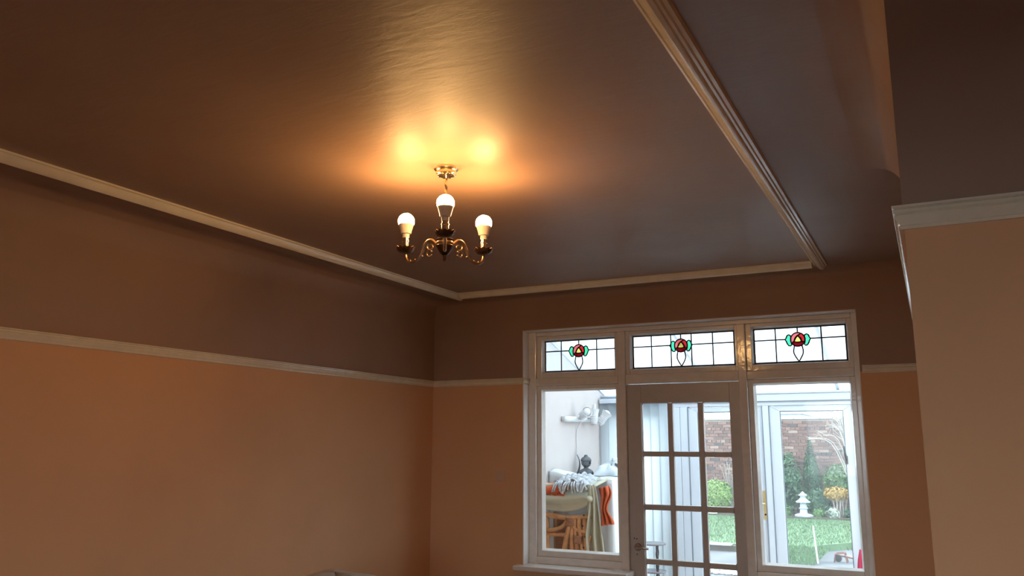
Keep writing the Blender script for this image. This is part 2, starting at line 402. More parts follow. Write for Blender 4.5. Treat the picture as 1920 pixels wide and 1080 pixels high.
def side_light(x0, x1, gx0, gx1, label):
    s = wpart(frame_mb(x0, x1, .898, 2.012, gx0 - .010, gx1 + .010, .936, 1.986, YF + .022, YK - .01), 'sidelight_sash', m_white, bevel=.003)
    s['label'] = label
    wpart(bead(gx0 - .010, gx1 + .010, .936, 1.986, .010, YF + .03, YG), 'glazing_bead', m_white, s)
    wpart(MB().box(gx0 - .004, gx1 + .004, YG - .002, YG + .002, .942, 1.98), 'pane', m_glass, s)
side_light(-2.398, -1.806, -2.355, -1.8415, 'tall clear side pane left of the door')
side_light(-.984, -.378, -.943, -.416, 'tall clear side pane right of the door')

def leaded(x0, x1, z0, z1, gx0, gx1, gz0, gz1, cols, rose_u, dark_side, label):
    s = wpart(frame_mb(x0, x1, z0, z1, gx0 - .010, gx1 + .010, gz0 - .010, gz1 + .010, YF + .02, YK - .01), 'leaded_light', m_white, bevel=.003)
    s['label'] = label
    wpart(bead(gx0 - .010, gx1 + .010, gz0 - .010, gz1 + .010, .010, YF + .03, YG), 'glazing_bead', m_white, s)
    W, H = gx1 - gx0, gz1 - gz0
    zc = gz1 - .34 * H; cx = gx0 + rose_u * W; cz = gz1 - .355 * H; R = .0415
    xs = [gx0] + [gx0 + c * W for c in cols] + [gx1]
    for i in range(len(xs) - 1):
        for a, c in ((gz0, zc), (zc, gz1)):
            wpart(MB().box(xs[i] + .001, xs[i+1] - .001, YG - .0015, YG + .0015, a + .001, c - .001), 'glass_piece', m_leadglass, s)
    k = MB(); yl = YG - .003; rc = .0042
    for x in xs[1:-1]: k.tube([(x, yl, gz0), (x, yl, gz1)], rc, 6)
    for x in (gx0 + .002, gx1 - .002): k.tube([(x, yl, gz0), (x, yl, gz1)], .0042, 6)
    for z in (gz0 + .002, gz1 - .002): k.tube([(gx0, yl, z), (gx1, yl, z)], .0042, 6)
    k.tube([(gx0, yl, zc), (cx - .072, yl, zc + .0)], rc, 6); k.tube([(cx + .072, yl, zc), (gx1, yl, zc)], rc, 6)
    k.tube([(cx, yl, cz + R), (cx, yl, gz1)], rc, 6)
    # oval stem under the rose
    for sg in (-1, 1):
        k.tube(catmull([(cx + sg * .021, yl, cz - R * .85), (cx + sg * .0275, yl, cz - R - .03), (cx + sg * .021, yl, cz - R - .055), (cx, yl, gz0 + .003)], 6), .0042, 6)
    arc = lambda a0, a1, n=14: [(cos(math.radians(a0 + (a1 - a0) * i / n)), sin(math.radians(a0 + (a1 - a0) * i / n))) for i in range(n + 1)]
    pink = arc(62, 207) + [(-.55, -.30), (-.46, .02), (-.28, .34), (.0, .58), (.3, .76)]
    crim = arc(62, -27) + [(.55, -.30), (.47, .0), (.3, .3), (.06, .54), (.3, .76)]
    dark = arc(207, 333) + [(.55, -.34), (0, -.42), (-.55, -.34)]
    yel = [(0, .46), (-.24, .2), (-.44, -.22), (-.3, -.33), (0, -.36), (.3, -.33), (.44, -.22), (.24, .2)]
    leaf = [(.93, .42), (1.02, .66), (1.25, .74), (1.5, .6), (1.62, .25), (1.78, .04), (1.62, -.2), (1.5, -.55), (1.3, -.86), (1.02, -.92), (.86, -.72), (.98, -.3), (1.0, .1)]
    for nm, poly, m in (('rose_petal', pink, m_pink), ('rose_petal', crim, m_red), ('rose_petal', dark, m_dark), ('rose_heart', yel, m_yel),
                        ('rose_leaf', leaf, m_grn), ('rose_leaf', [(-x, z) for x, z in leaf], m_grn)):
        pp = [(cx + x * R, cz + z * R) for x, z in poly]
        wpart(MB().prism(pp, YG - .0055, YG - .0025), nm, m, s)
        k.tube([(x, YG - .0045, z) for x, z in pp], (.0043) if nm != 'rose_heart' else .0022, 6, closed=True)
    wpart(k, 'lead_came', m_lead, s, smooth=True)
leaded(-2.398, -1.806, 2.062, 2.352, -2.3514, -1.8416, 2.11, 2.32, (.235, .742), .488, 0, 'left leaded light with rose between two upright cames')
leaded(-1.757, -1.034, 2.068, 2.352, -1.718, -1.061, 2.11, 2.32, (.19, .387, .59, .796), .487, 1, 'wide central leaded light above the door with a rose')
leaded(-.984, -.378, 2.062, 2.352, -.941, -.4134, 2.11, 2.32, (.243, .742), .487, 0, 'right leaded light with rose nearest the chimney breast')

# ------------------------------------------------------------------ glazed door
door = empty('door_1', (-1.4, 5.12, 0)); tag(door, 'white glazed timber door with rows of small panes and a lever', 'door', kind='structure')
DY0, DY1 = 5.105, 5.147
cols = [(-1.658, -1.490), (-1.460, -1.297), (-1.266, -1.103)]
rows = [(1.578, 1.880), (1.252, 1.550), (.924, 1.222), (.597, .895), (.270, .568)]
D0, D1, DT = -1.755, -1.036, 2.003
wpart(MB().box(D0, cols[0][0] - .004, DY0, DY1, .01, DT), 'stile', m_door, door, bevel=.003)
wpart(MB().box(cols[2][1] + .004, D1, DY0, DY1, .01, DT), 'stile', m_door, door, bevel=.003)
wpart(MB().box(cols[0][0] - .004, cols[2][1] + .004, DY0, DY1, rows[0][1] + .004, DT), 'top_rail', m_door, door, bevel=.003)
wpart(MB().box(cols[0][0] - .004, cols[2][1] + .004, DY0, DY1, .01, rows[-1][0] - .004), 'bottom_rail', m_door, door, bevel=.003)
for a, c in ((cols[0][1], cols[1][0]), (cols[1][1], cols[2][0])):
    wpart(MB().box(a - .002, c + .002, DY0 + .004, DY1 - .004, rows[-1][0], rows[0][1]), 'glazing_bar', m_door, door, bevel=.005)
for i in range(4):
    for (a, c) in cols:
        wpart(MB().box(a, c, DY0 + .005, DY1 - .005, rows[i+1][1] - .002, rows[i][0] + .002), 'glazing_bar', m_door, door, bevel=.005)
for (a, c) in cols:
    for (z0, z1) in rows:
        wpart(MB().box(a - .003, c + .003, 5.132, 5.136, z0 - .003, z1 + .003), 'pane', m_glass, door)
        # rounded corner fillets of the glazing bead
        r = .012; bmb = MB()
        ring_o = [(a - .004, z0 - .004), (c + .004, z0 - .004), (c + .004, z1 + .004), (a - .004, z1 + .004)]
        inner = []
        for (px, pz, q) in ((a + r, z0 + r, PI), (c - r, z0 + r, 1.5 * PI), (c - r, z1 - r, 0), (a + r, z1 - r, .5 * PI)):
            for j in range(5): inner.append((px + r * cos(q + j * PI / 8), pz + r * sin(q + j * PI / 8)))
        n = len(inner); vs = []
        for y in (DY0 + .012, 5.132):
            vs += [(x, y, z) for x, z in inner]
        vs += [(x, DY0 + .012, z) for x, z in ring_o for _ in range(5)]
        fs = [(i, (i+1) % n, n + (i+1) % n, n + i) for i in range(n)] + [(i, (i+1) % n, 2*n + (i+1) % n, 2*n + i) for i in range(n)]
        wpart(bmb.add(vs, fs), 'glazing_bead', m_door, door)
h = wpart(MB().lathe([(.0, 0), (.024, 0), (.024, .004), (.020, .008), (.009, .009), (.009, .03)], (-1.705, DY0, .993), 20, axis=(0, -1, 0)), 'handle', m_chrome, door, smooth=True, auto=.6)
wpart(MB().tube(catmull([(-1.712, DY0 - .032, .995), (-1.69, DY0 - .036, .997), (-1.66, DY0 - .036, .993), (-1.628, DY0 - .032, .989)], 5), [.009] * 6 + [.0085] * 5 + [.007] * 5, 10, flat=.8), 'lever', m_chrome, h, smooth=True)
for x, z in ((-1.728, 1.045), (-1.712, 1.043), (-1.712, .950)):
    wpart(MB().lathe([(.004, 0), (.004, .001)], (x, DY0 + .0005, z), 10, axis=(0, -1, 0)), 'screw_hole', m_hole, door)

# blanking plate painted over
bp = empty('blanking_plate', (-2.622, YB, 1.413)); tag(bp, 'small square blanking plate painted peach left of the window', 'wall plate')
MB().box(-.036, .036, -.006, 0, -.036, .036).build('plate', m_plate, bp, bevel=.003)
for sx in (-1, 1): MB().lathe([(.003, 0), (.003, .001)], (sx * .026, -.006, 0), 8, axis=(0, -1, 0)).build('screw', m_plate, bp)

# ------------------------------------------------------------------ chandelier
CX, CY = -1.533, 2.478
ch = empty('chandelier', (CX, CY, ZC)); tag(ch, 'three-arm bronze chandelier with lit round bulbs hanging from the ceiling', 'chandelier')
def cpart(mb, name, m, parent=ch, **k):
    o = mb.build(name, m, None, **k); o.parent = parent; return o
Z = lambda z: z - ZC
rose = cpart(MB().lathe([(.0, 0), (.044, 0), (.045, -.006), (.041, -.010), (.037, -.013), (.038, -.017), (.037, -.024), (.030, -.029), (.012, -.031), (.008, -.038), (.0, -.039)], n=32), 'ceiling_rose', m_gilt, smooth=True, auto=.7)
for i in range(8):
    t = 2 * PI * i / 8
    cpart(MB().lathe([(.0, -.003), (.006, -.002), (.008, 0), (.006, .002), (0, .003)], (.0295 * cos(t), .0295 * sin(t), -.0275), 12), 'stud', m_gilt, rose, smooth=True)
pts = [(0, 0, Z(2.595 - .2 * i / 40)) for i in range(41)]
cpart(MB().tube([(.0016 * cos(i * .9), .0016 * sin(i * .9), p[2]) for i, p in enumerate(pts)], .0048, 10), 'rod', m_gilt, smooth=True)
body = cpart(MB().lathe([(0, Z(2.405)), (.006, Z(2.404)), (.008, Z(2.398)), (.013, Z(2.388)), (.015, Z(2.380)), (.010, Z(2.370)), (.012, Z(2.364)), (.029, Z(2.361)), (.033, Z(2.357)), (.032, Z(2.353)), (.030, Z(2.351)),
    (.030, Z(2.337)), (.033, Z(2.334)), (.030, Z(2.329)), (.025, Z(2.320)), (.017, Z(2.307)), (.009, Z(2.299)), (.0, Z(2.298))], n=28), 'body', m_bronze, smooth=True, auto=.8)
cpart(MB().lathe([(.0305, Z(2.350)), (.0318, Z(2.347)), (.0318, Z(2.341)), (.0305, Z(2.338))], n=28), 'brass_band', m_brass, body, smooth=True)
cpart(MB().lathe([(0, Z(2.299)), (.006, Z(2.298)), (.0075, Z(2.294)), (.005, Z(2.290)), (.007, Z(2.286)), (.0055, Z(2.281)), (.002, Z(2.277)), (0, Z(2.2765))], n=16), 'finial', m_bronze, smooth=True)
AR = .168
base = math.atan2(-2.478, 1.533)
for k in range(3):
    a = base + k * 2 * PI / 3
    e = Vector((cos(a), sin(a), 0)); q = Vector((-sin(a), cos(a), 0))
    P = lambda r, z, s=0: e * r + q * s + Vector((0, 0, Z(z)))
    main = catmull([P(.026, 2.345), P(.036, 2.345), P(.044, 2.352), P(.056, 2.361), (P(.071, 2.360)), P(.084, 2.348), P(.094, 2.328), P(.104, 2.307), P(.118, 2.292), P(.138, 2.286), P(.156, 2.292), P(.166, 2.309), P(.168, 2.334)], 5)
    n = len(main); rad = [.0075 - .0025 * (i / n) for i in range(n)]
    arm = cpart(MB().tube(main, rad, 8), 'arm', m_brass, smooth=True)
    # inner scroll
    sc = []
    for i in range(26):
        t = i / 25; th = 2.2 - t * 8.2; rr = .019 * (1 - t * .75); sc.append(P(.060 + rr * cos(th), 2.338 + rr * sin(th) - .002 * t))
    cpart(MB().tube(sc, [.0045 - .0015 * i / 26 for i in range(26)], 6), 'scroll', m_brass, arm, smooth=True)
    sc2 = [P(.064 + .011 * cos(2.6 - i * .28), 2.312 + .011 * sin(2.6 - i * .28) - .0) for i in range(20)][::-1]
    cpart(MB().tube(sc2, [.0022 + .0018 * i / 20 for i in range(20)], 6), 'scroll', m_brass, arm, smooth=True)
    for (r, z, dx, dz) in ((.101, 2.307, -.010, -.002), (.128, 2.288, -.004, .010), (.145, 2.288, .003, .010), (.160, 2.297, .008, -.004)):
        cpart(MB().tube([P(r, z), P(r + dx * .6, z + dz * .6), P(r + dx, z + dz)], [.004, .0042, .001], 6), 'leaf_ornament', m_brass, arm, smooth=True)
    c = P(AR, 2.336)
    wav = lambda kk, r, h_, t: (r * (1 + (.05 * cos(12 * t) if kk in (3, 4, 5) else 0)), h_ + (.003 * cos(12 * t) if kk in (4, 5) else 0))
    cpart(MB().lathe([(0, -.012), (.010, -.012), (.024, -.009), (.030, -.002), (.034, .009), (.032, .010), (.026, .000), (.012, -.002), (0, -.002)], c, 48, fn=wav), 'drip_pan', m_bronze, arm, smooth=True, auto=.8)
    cpart(MB().lathe([(0, -.002), (.0125, -.002), (.0125, .030), (.0138, .031), (.0138, .036), (.0115, .037), (.0115, .050), (0, .050)], c, 20), 'bulb_holder', m_gilt, arm, smooth=True, auto=.6)
    bc = P(AR, 2.446)
    bulb = [(0, .031)]
    for i in range(1, 13):
        t = PI / 2 - i * (PI / 2 + .40) / 12; bulb.append((.031 * cos(t), .031 * sin(t)))
    bu = cpart(MB().lathe(bulb + [(.0, bulb[-1][1])], bc, 28), 'bulb', m_bulb, smooth=True, auto=.9)
    bu['label'] = 'glowing round bulb dome'
    z0 = bulb[-1][1]
    cpart(MB().lathe([(.0, z0 - .0005), (bulb[-1][0] - .0005, z0 - .0005), (.0255, z0 - .010), (.0215, z0 - .024), (.0190, z0 - .036), (.0130, z0 - .038), (.0130, z0 - .052), (0, z0 - .052)], bc, 28), 'bulb_collar', m_collar, bu, smooth=True, auto=.7)

# ------------------------------------------------------------------ dust-sheeted chair at the lower edge
def dust(u, v):
    # u round, v up : draped column with rounded top
    th = 2 * PI * u
    ex = .26; ey = .24
    if v < .72:
        t = v / .72; z = t * .86; fl = 1.16 - .16 * t; fold = 1 + .05 * (1 - t * .7) * sin(th * 9 + 1.3 * sin(th * 2))
    else:
        t = (v - .72) / .28; z = .86 + .122 * sin(t * PI / 2); fl = max(.001, cos(t * PI / 2)) ** .55; fold = 1
    se = lambda c, p: math.copysign(abs(c) ** p, c)
    return (se(cos(th), .6) * ex * fl * fold, se(sin(th), .6) * ey * fl * fold, z + .006 * sin(th * 3 + 1) * (v > .6))
dc = tag(MB().grid(dust, 120, 44).build('sheeted_chair', m_dust, smooth=True, solid=.004), 'pale dust sheet over a high chair by the left wall, at the bottom edge', 'covered chair')
dc.location = (-2.785, 3.5, -.010)

# ------------------------------------------------------------------ conservatory
CXL, CXR, CYF = -2.877, 1.35, 7.6
struct('floor_conservatory', MB().box(CXL - .15, CXR + .1, YO, CYF + .1, -.12, 0), m_tilefl, 'pale tiled floor of the conservatory behind the glazed door', 'floor')
struct('wall_conservatory_left', MB().box(CXL - .15, CXL, YO, CYF + .1, 0, 2.95), m_pinkw, 'pale pink rendered wall seen through the left side pane', 'wall')
struct('wall_house_outer', MB().box(XL - .2, CXR + .1, YO, YO + .04, WZT + .02, 3.0), m_pinkw, 'pale outer house wall above the window screen', 'wall')
rf = empty('conservatory_roof', (0, CYF, 2.1)); tag(rf, 'sloping translucent sheet roof of the conservatory', 'roof', kind='structure')
def rz(y): return 2.85 - (y - YO) * (2.85 - 2.10) / (CYF + .15 - YO)
nb = 4; bw = (CXR + .1 - CXL) / nb
for i in range(nb):
    x0, x1 = CXL + i * bw + .02, CXL + (i + 1) * bw - .02
    vs = []
    for dz in (0, .016):
        vs += [(x0, YO + .05, rz(YO) + dz), (x1, YO + .05, rz(YO) + dz), (x1, CYF + .15, rz(CYF + .15) + dz), (x0, CYF + .15, rz(CYF + .15) + dz)]
    wpart(MB().add(vs, [(0,1,2,3),(4,7,6,5),(0,4,5,1),(1,5,6,2),(2,6,7,3),(3,7,4,0)]), 'roof_panel', m_poly, rf)
for i in range(nb + 1):
    x = CXL + i * bw; vs = []
    for dz in (-.035, .03):
        vs += [(x - .014, YO + .05, rz(YO) + dz), (x + .014, YO + .05, rz(YO) + dz), (x + .014, CYF + .15, rz(CYF + .15) + dz), (x - .014, CYF + .15, rz(CYF + .15) + dz)]
    wpart(MB().add(vs, [(0,1,2,3),(4,7,6,5),(0,4,5,1),(1,5,6,2),(2,6,7,3),(3,7,4,0)]), 'roof_bar', m_upvc, rf)

# white plastic front: posts and beams
fr = empty('conservatory_frame', (-1, CYF, 0)); tag(fr, 'white plastic conservatory posts and eaves beam facing the garden', 'window frame', kind='structure')
fr.name = 'trim_7'
wpart(MB().box(CXL, CXR, CYF - .01, CYF + .12, 2.000, 2.066), 'eaves_beam', m_upvc, fr, bevel=.006)
wpart(MB().box(CXL, CXR, CYF - .02, CYF + .12, 2.066, 2.085), 'eaves_cap', m_upvc, fr, bevel=.004)
wpart(MB().box(CXL, CXR, CYF + .0, CYF + .1, 1.962, 2.000), 'head_rail', m_upvc, fr, bevel=.004)
wpart(MB().box(CXL, CXR, CYF - .0, CYF + .12, 0, .05), 'cill', m_upvc, fr, bevel=.004)
for x0, x1 in ((-2.20, -2.103), (-2.101, -2.029), (-1.353, -1.297), (-.604, -.53), (.40, .47), (CXR - .07, CXR)):
    wpart(MB().box(x0, x1, CYF, CYF + .09, .05, 1.962), 'post', m_upvc, fr, bevel=.004)
for x in (-2.0280, -1.3545, -1.2960, -.6050):
    wpart(MB().box(x - .0035, x + .0035, CYF - .001, CYF + .05, .06, 1.958), 'weather_seal', m_seal, fr)
wpart(MB().box(-2.2, -.53, CYF - .012, CYF + .02, 1.9955, 2.001), 'weather_seal', m_seal, fr)
def upvc_leaf(name, x0, x1, gx0, gx1, label, cat):
    e = empty(name, ((x0 + x1) / 2, CYF, .06)); tag(e, label, cat, kind='structure')
    gz0, gz1, z0, z1, y0, y1 = .30, 1.912, .055, 1.958, CYF + .012, CYF + .075
    # mitred leaf frame, four rails
    o = [(x0, z0), (x1, z0), (x1, z1), (x0, z1)]; i = [(gx0, gz0), (gx1, gz0), (gx1, gz1), (gx0, gz1)]
    g = .0008
    for k in range(4):
        j = (k + 1) % 4
        wpart(MB().prism([o[k], o[j], i[j], i[k]], y0, y1), 'frame_rail', m_upvc, e, bevel=.004)
    wpart(frame_mb(gx0 - .001, gx1 + .001, gz0 - .001, gz1 + .001, gx0 + .006, gx1 - .006, gz0 + .006, gz1 - .006, y0 + .008, y0 + .03), 'gasket', m_seal, e)
    wpart(MB().box(gx0 - .002, gx1 + .002, y0 + .016, y0 + .020, gz0 - .002, gz1 + .002), 'pane', m_haze, e)
    return e
d2 = upvc_leaf('door_2', -2.027, -1.356, -1.942, -1.446, 'white plastic garden door with a gold handle plate', 'door')
hp = wpart(MB().box(-1.386, -1.354, CYF + .004, CYF + .012, .975, 1.225), 'handle_plate', m_goldpl, d2, bevel=.004)
wpart(MB().tube([(-1.370, CYF + .004, 1.115), (-1.370, CYF - .03, 1.115), (-1.376, CYF - .04, 1.115), (-1.46, CYF - .04, 1.112)], .008, 8), 'lever', m_goldpl, hp, smooth=True)
wpart(MB().lathe([(.009, 0), (.009, .002)], (-1.370, CYF + .004, 1.02), 12, axis=(0, -1, 0)), 'keyhole', m_hole, hp)
w3 = upvc_leaf('window_3', -1.295, -.606, -1.206, -.681, 'white plastic garden window leaf right of the garden door', 'window')
hb = wpart(MB().box(-.690, -.668, CYF - .004, CYF + .012, 1.46, 1.53), 'handle', m_black, w3, bevel=.003)
wpart(MB().tube([(-.679, CYF - .004, 1.50), (-.679, CYF - .03, 1.51), (-.684, CYF - .035, 1.54), (-.690, CYF - .035, 1.61)], [.008, .009, .010, .006], 8), 'lever', m_black, hb, smooth=True)
upvc_leaf('window_4', -.528, .398, -.45, .32, 'white plastic garden window hidden by the right wall', 'window')
upvc_leaf('window_5', .472, 1.278, .55, 1.20, 'last white plastic garden window hidden by the right wall', 'window')
e5 = upvc_leaf('window_6', -2.875, -2.202, -2.80, -2.28, 'white plastic garden window behind the vertical blind', 'window')
# right end of conservatory
wq = empty('window_7', (CXR, 6.4, 0)); tag(wq, 'glazed right end of the conservatory out of view', 'window', kind='structure')
b = MB(); b.box(CXR, CXR + .07, YO + .04, CYF + .1, 0, .4); b.box(CXR, CXR + .07, YO + .04, CYF + .1, 1.99, 2.1)
for y in (YO + .08, 6.4, CYF + .06): b.box(CXR, CXR + .07, y - .035, y + .035, .4, 1.99)
wpart(b, 'frame', m_upvc, wq)
wpart(MB().box(CXR + .03, CXR + .034, YO + .05, CYF + .05, .4, 1.99), 'pane', m_glass, wq)

# vertical blind of the left bay
vb = empty('vertical_blind', (-2.53, CYF - .07, 2.03)); tag(vb, 'white vertical slat blind beside the garden door', 'blind')
wpart(MB().box(-2.86, -2.205, CYF - .10, CYF - .05, 2.005, 2.045), 'headrail', m_upvc, vb, bevel=.004)
sl = None
for i in range(8):
    x = -2.82 + i * .083
    def slat(u, v, x=x): return (x + (u - .5) * .086, CYF - .075 + .014 * (u - .5) * 2 * .9 + .006 * (1 - (2*u-1)**2), .10 + v * 1.905)
    wpart(MB().grid(slat, 7, 2), 'slat', m_blind, vb, smooth=True, solid=.0008)

# spotlight bar on the pink wall
sp = empty('spotlight_bar', (CXL, 7.0, 1.84)); tag(sp, 'white three-spot light bar on the pale pink wall', 'spotlight')
wpart(MB().tube([(CXL + .03, 6.60, 1.835), (CXL + .03, 6.68, 1.835), (CXL + .03, 7.44, 1.85), (CXL + .03, 7.47, 1.85)], [.022, .026, .024, .020], 12), 'bar', m_lampw, sp, smooth=True)
wpart(MB().box(CXL, CXL + .02, 6.62, 6.76, 1.815, 1.86), 'wall_plate', m_lampw, sp, bevel=.005)
def spot(c, d, tube_bulb=False):
    d = Vector(d).normalized(); c = Vector(c)
    hd = wpart(MB().lathe([(0, -.075), (.026, -.075), (.032, -.066), (.034, .0), (.036, .02), (.048, .055), (.050, .062), (.046, .060), (.036, .03), (.0, .028)], c, 22, axis=d), 'spot_head', m_lampw, sp, smooth=True, auto=.8)
    rb = MB()
    for k in range(4): rb.lathe([(.0335, -.055 + .016 * k), (.0375, -.053 + .016 * k), (.0375, -.048 + .016 * k), (.0335, -.046 + .016 * k)], c, 22, axis=d)
    wpart(rb, 'cooling_ring', m_lampw, hd)
    if tube_bulb: wpart(MB().lathe([(0, .03), (.014, .03), (.014, .10), (.010, .108), (0, .11)], c, 14, axis=d), 'lamp', m_lampw, hd, smooth=True, auto=.8)
    else: wpart(MB().lathe([(0, .030), (.034, .034), (.036, .05), (.030, .066), (.016, .075), (0, .077)], c, 18, axis=d), 'lamp', m_lampw, hd, smooth=True)
    wpart(MB().tube([(CXL + .04, c.y - .02, 1.845), (CXL + .06, c.y - .01, (1.845 + c.z) / 2), c - d * .03], .010, 8), 'stalk', m_lampw, sp, smooth=True)
spot((CXL + .11, 6.88, 1.885), (.72, -.60, .35))
spot((CXL + .11, 7.12, 1.875), (.03, .05, 1), True)
spot((CXL + .12, 7.34, 1.865), (.55, .15, .75))
wpart(MB().tube(catmull([(CXL + .05, 6.94, 1.82), (CXL + .012, 6.945, 1.75), (CXL + .010, 6.94, 1.60), (CXL + .012, 6.94, 1.515)], 6), .004, 6), 'flex', m_lampw, sp, smooth=True)
tag(MB().tube(catmull([(CXL + .03, 6.90, 1.36), (CXL + .045, 6.91, 1.42), (CXL + .040, 6.92, 1.48), (CXL + .012, 6.935, 1.53)], 8), [.012 - .0004 * i for i in range(25)], 8).build('curved_horn', m_stone, smooth=True),
    'thin curved dark horn behind the small statue, leaning on the pink wall', 'horn')

# ------------------------------------------------------------------ covered pile in the conservatory
def noise(x, y, s=1.0): return (sin(x * 7.3 * s + 1.1) * cos(y * 5.9 * s + .4) + .5 * sin(x * 15.1 * s + y * 11.7 * s)) / 1.5
PX0, PX1, PY0, PY1, PZ = -2.868, -2.34, 6.34, 7.15, 1.345
def sheet(u, v):
    # v: 0..0.45 hangs down the front, then runs back over the top; u across, right end hangs down
    hang_u = .55; wid = PX1 - PX0
    x = PX0 + min(u / hang_u, 1) * wid; drop = 0
    if v < .45: y = PY0; z = .06 + (PZ - .06) * v / .45
    else: y = PY0 + (v - .45) / .55 * (PY1 - PY0); z = PZ
    z += .0
    bul = .07 * math.exp(-((x - PX0) / .17) ** 2) * math.exp(-((y - 6.45) / .22) ** 2)
    if v >= .40: z += bul
    f = sin(x * 38) * .012 + sin(x * 71 + 1) * .006
    if v < .45: y += f * (1 - v / .45 * .7) - .02 * (1 - v / .45)
    else: z += .008 * noise(x * 2, y * 2)
    if u > hang_u:
        t = (u - hang_u) / (1 - hang_u)
        x = PX1 + .02 + .03 * t + .015 * sin(y * 30) * t; z = z - (z - .08) * t
        y = y + .0
    # round the edges
    return (x, y, z)
ws = tag(MB().grid(sheet, 70, 70).build('white_dust_sheet', m_sheetw, smooth=True, solid=.004), 'large white sheet draped over the furniture pile in the conservatory', 'dust sheet')
# cream sheet: swag and fall gathered at a knot
KX, KY, KZ = -2.425, 6.16, 1.205
cs = empty('cream_sheet', (KX, KY, KZ)); tag(cs, 'cream cloth with eyelets swagged and gathered over rattan chairs', 'dust sheet')
def swag(u, v):
    x = -2.87 + u * (KX + 2.87)
    top = 1.315 - .055 * u ** 2 - .05 * max(0, u - .8) * 5 * .6
    bot = 1.115 - .02 * sin(PI * u) + (KZ - .02 - 1.115) * u ** 5
    if u > .9: top = top + (KZ + .02 - top) * ((u - .9) / .1)
    z = top + (bot - top) * v
    y = 6.20 - .06 * sin(PI * v) - .03 * sin(v * 14 + u * 5 * (1 - v)) * (1 - u * .3) + .02 * u
    return (x, y - .03, z)
wpart(MB().grid(swag, 40, 26), 'swag', m_cream, cs, smooth=True, solid=.003)
def fall(u, v):
    t = v
    wl_ = .03 + .055 * min(1, t * 2.2) - .02 * max(0, t - .5); wr_ = .03 + .085 * t ** .7
    cx = KX + .012 + .03 * t
    x = cx - wl_ + (wl_ + wr_) * u + .008 * sin(t * 9) * (1 - u)
    y = 6.14 + .028 * sin(u * 17 + t * 1.5) * min(1, t * 3) - .015
    return (x, y, KZ + .10 - t * .82 - .0)
wpart(MB().grid(fall, 50, 30), 'fall', m_cream, cs, smooth=True, solid=.003)
def overtop(u, v):
    t = v
    x = KX - .035 + (.07 + .05 * (1 - t)) * u - .01 * (1 - t); y = 6.15 + (1 - t) * .25 + .012 * sin(u * 14) ; z = KZ + .09 + .055 * (1 - t) + .012 * sin(u * PI * 3)
    return (x, y, z)
wpart(MB().grid(overtop, 16, 10), 'gathered_top', m_cream, cs, smooth=True, solid=.003)
wpart(MB().lathe([(.0, -.022), (.02, -.018), (.03, 0), (.02, .018), (0, .022)], (KX, KY - .045, KZ), 14, axis=(.4, -.3, .8)), 'knot', m_cream, cs, smooth=True)
for i, z in enumerate((1.08, 1.0, .92, .84)):
    wpart(MB().lathe([(.003, 0), (.007, .001), (.008, .003), (.004, .004)], (KX - .045 - .012 * i + .03 * (i > 1), 6.105, z), 10, axis=(0, -1, 0)), 'eyelet', m_hole, cs)
# orange throws
def oth(u, v):
    x = -2.87 + u * .235; z = 1.315 - .07 * v - .015 * u
    y = 6.12 - .05 * sin(v * PI) + .012 * sin(u * 22 + v * 3) + .08 * (1 - v)
    return (x, y, z)
o1 = empty('orange_throw', (-2.76, 6.15, 1.26)); tag(o1, 'orange fringed throw folded under the grey throw at left of pile', 'throw')
wpart(MB().grid(oth, 26, 14), 'cloth', m_orange, o1, smooth=True, solid=.012)
fg = MB()
for i in range(16):
    x = -2.86 + i * .0145; fg.tube([(x, 6.112, 1.258 - .02 * (i / 16)), (x + .003, 6.105, 1.245 - .02 * i / 16), (x + .005 * sin(i), 6.105, 1.222 - .02 * i / 16)], [.004, .005, .002], 5)
wpart(fg, 'fringe', m_orange, o1)
def oth2(u, v):
    t = v
    x = -2.385 + .03 * t + (.075 + .02 * sin(t * 8)) * u; z = 1.285 - .285 * t + .015 * u
    y = 6.22 + .02 * sin(u * 15 + t * 4) - .02 * t
    return (x, y, z)
o2 = tag(MB().grid(oth2, 20, 26).build('orange_throw', m_orange, smooth=True, solid=.010), 'orange cloth hanging in folds behind the cream sheet fall', 'throw')
# grey tasselled throw
gt = empty('tasselled_throw', (-2.6, 6.2, 1.33)); tag(gt, 'rumpled pale grey throw with knotted tassels on the pile', 'throw')
def thr(u, v):
    x = -2.73 + u * .30; y = 6.13 + (1 - v) * .24
    z = 1.362 - .045 * v + .020 * sin(u * PI) + .009 * sin(u * 26 + v * 7) + .008 * sin(u * 13 - v * 19 + 1)
    if u > .75: z -= (u - .75) * .10
    return (x, y, z)
wpart(MB().grid(thr, 46, 26), 'cloth', m_throw, gt, smooth=True, solid=.008)
for i in range(16):
    x = -2.70 + i * .017 + random.uniform(-.008, .008); z = 1.315 + random.uniform(-.012, .010); l = random.uniform(.03, .07)
    if 13 < i: l *= .8
    dx = random.uniform(-.03, .03); y = 6.085 + random.uniform(-.015, .015)
    wpart(MB().tube([(x, y + .03, z + .02), (x + dx * .3, y, z), (x + dx * .6, y - .005, z - l * .45), (x + dx, y, z - l)], [.006, .008, .006, .009], 6), 'tassel', m_throw, gt, smooth=True)
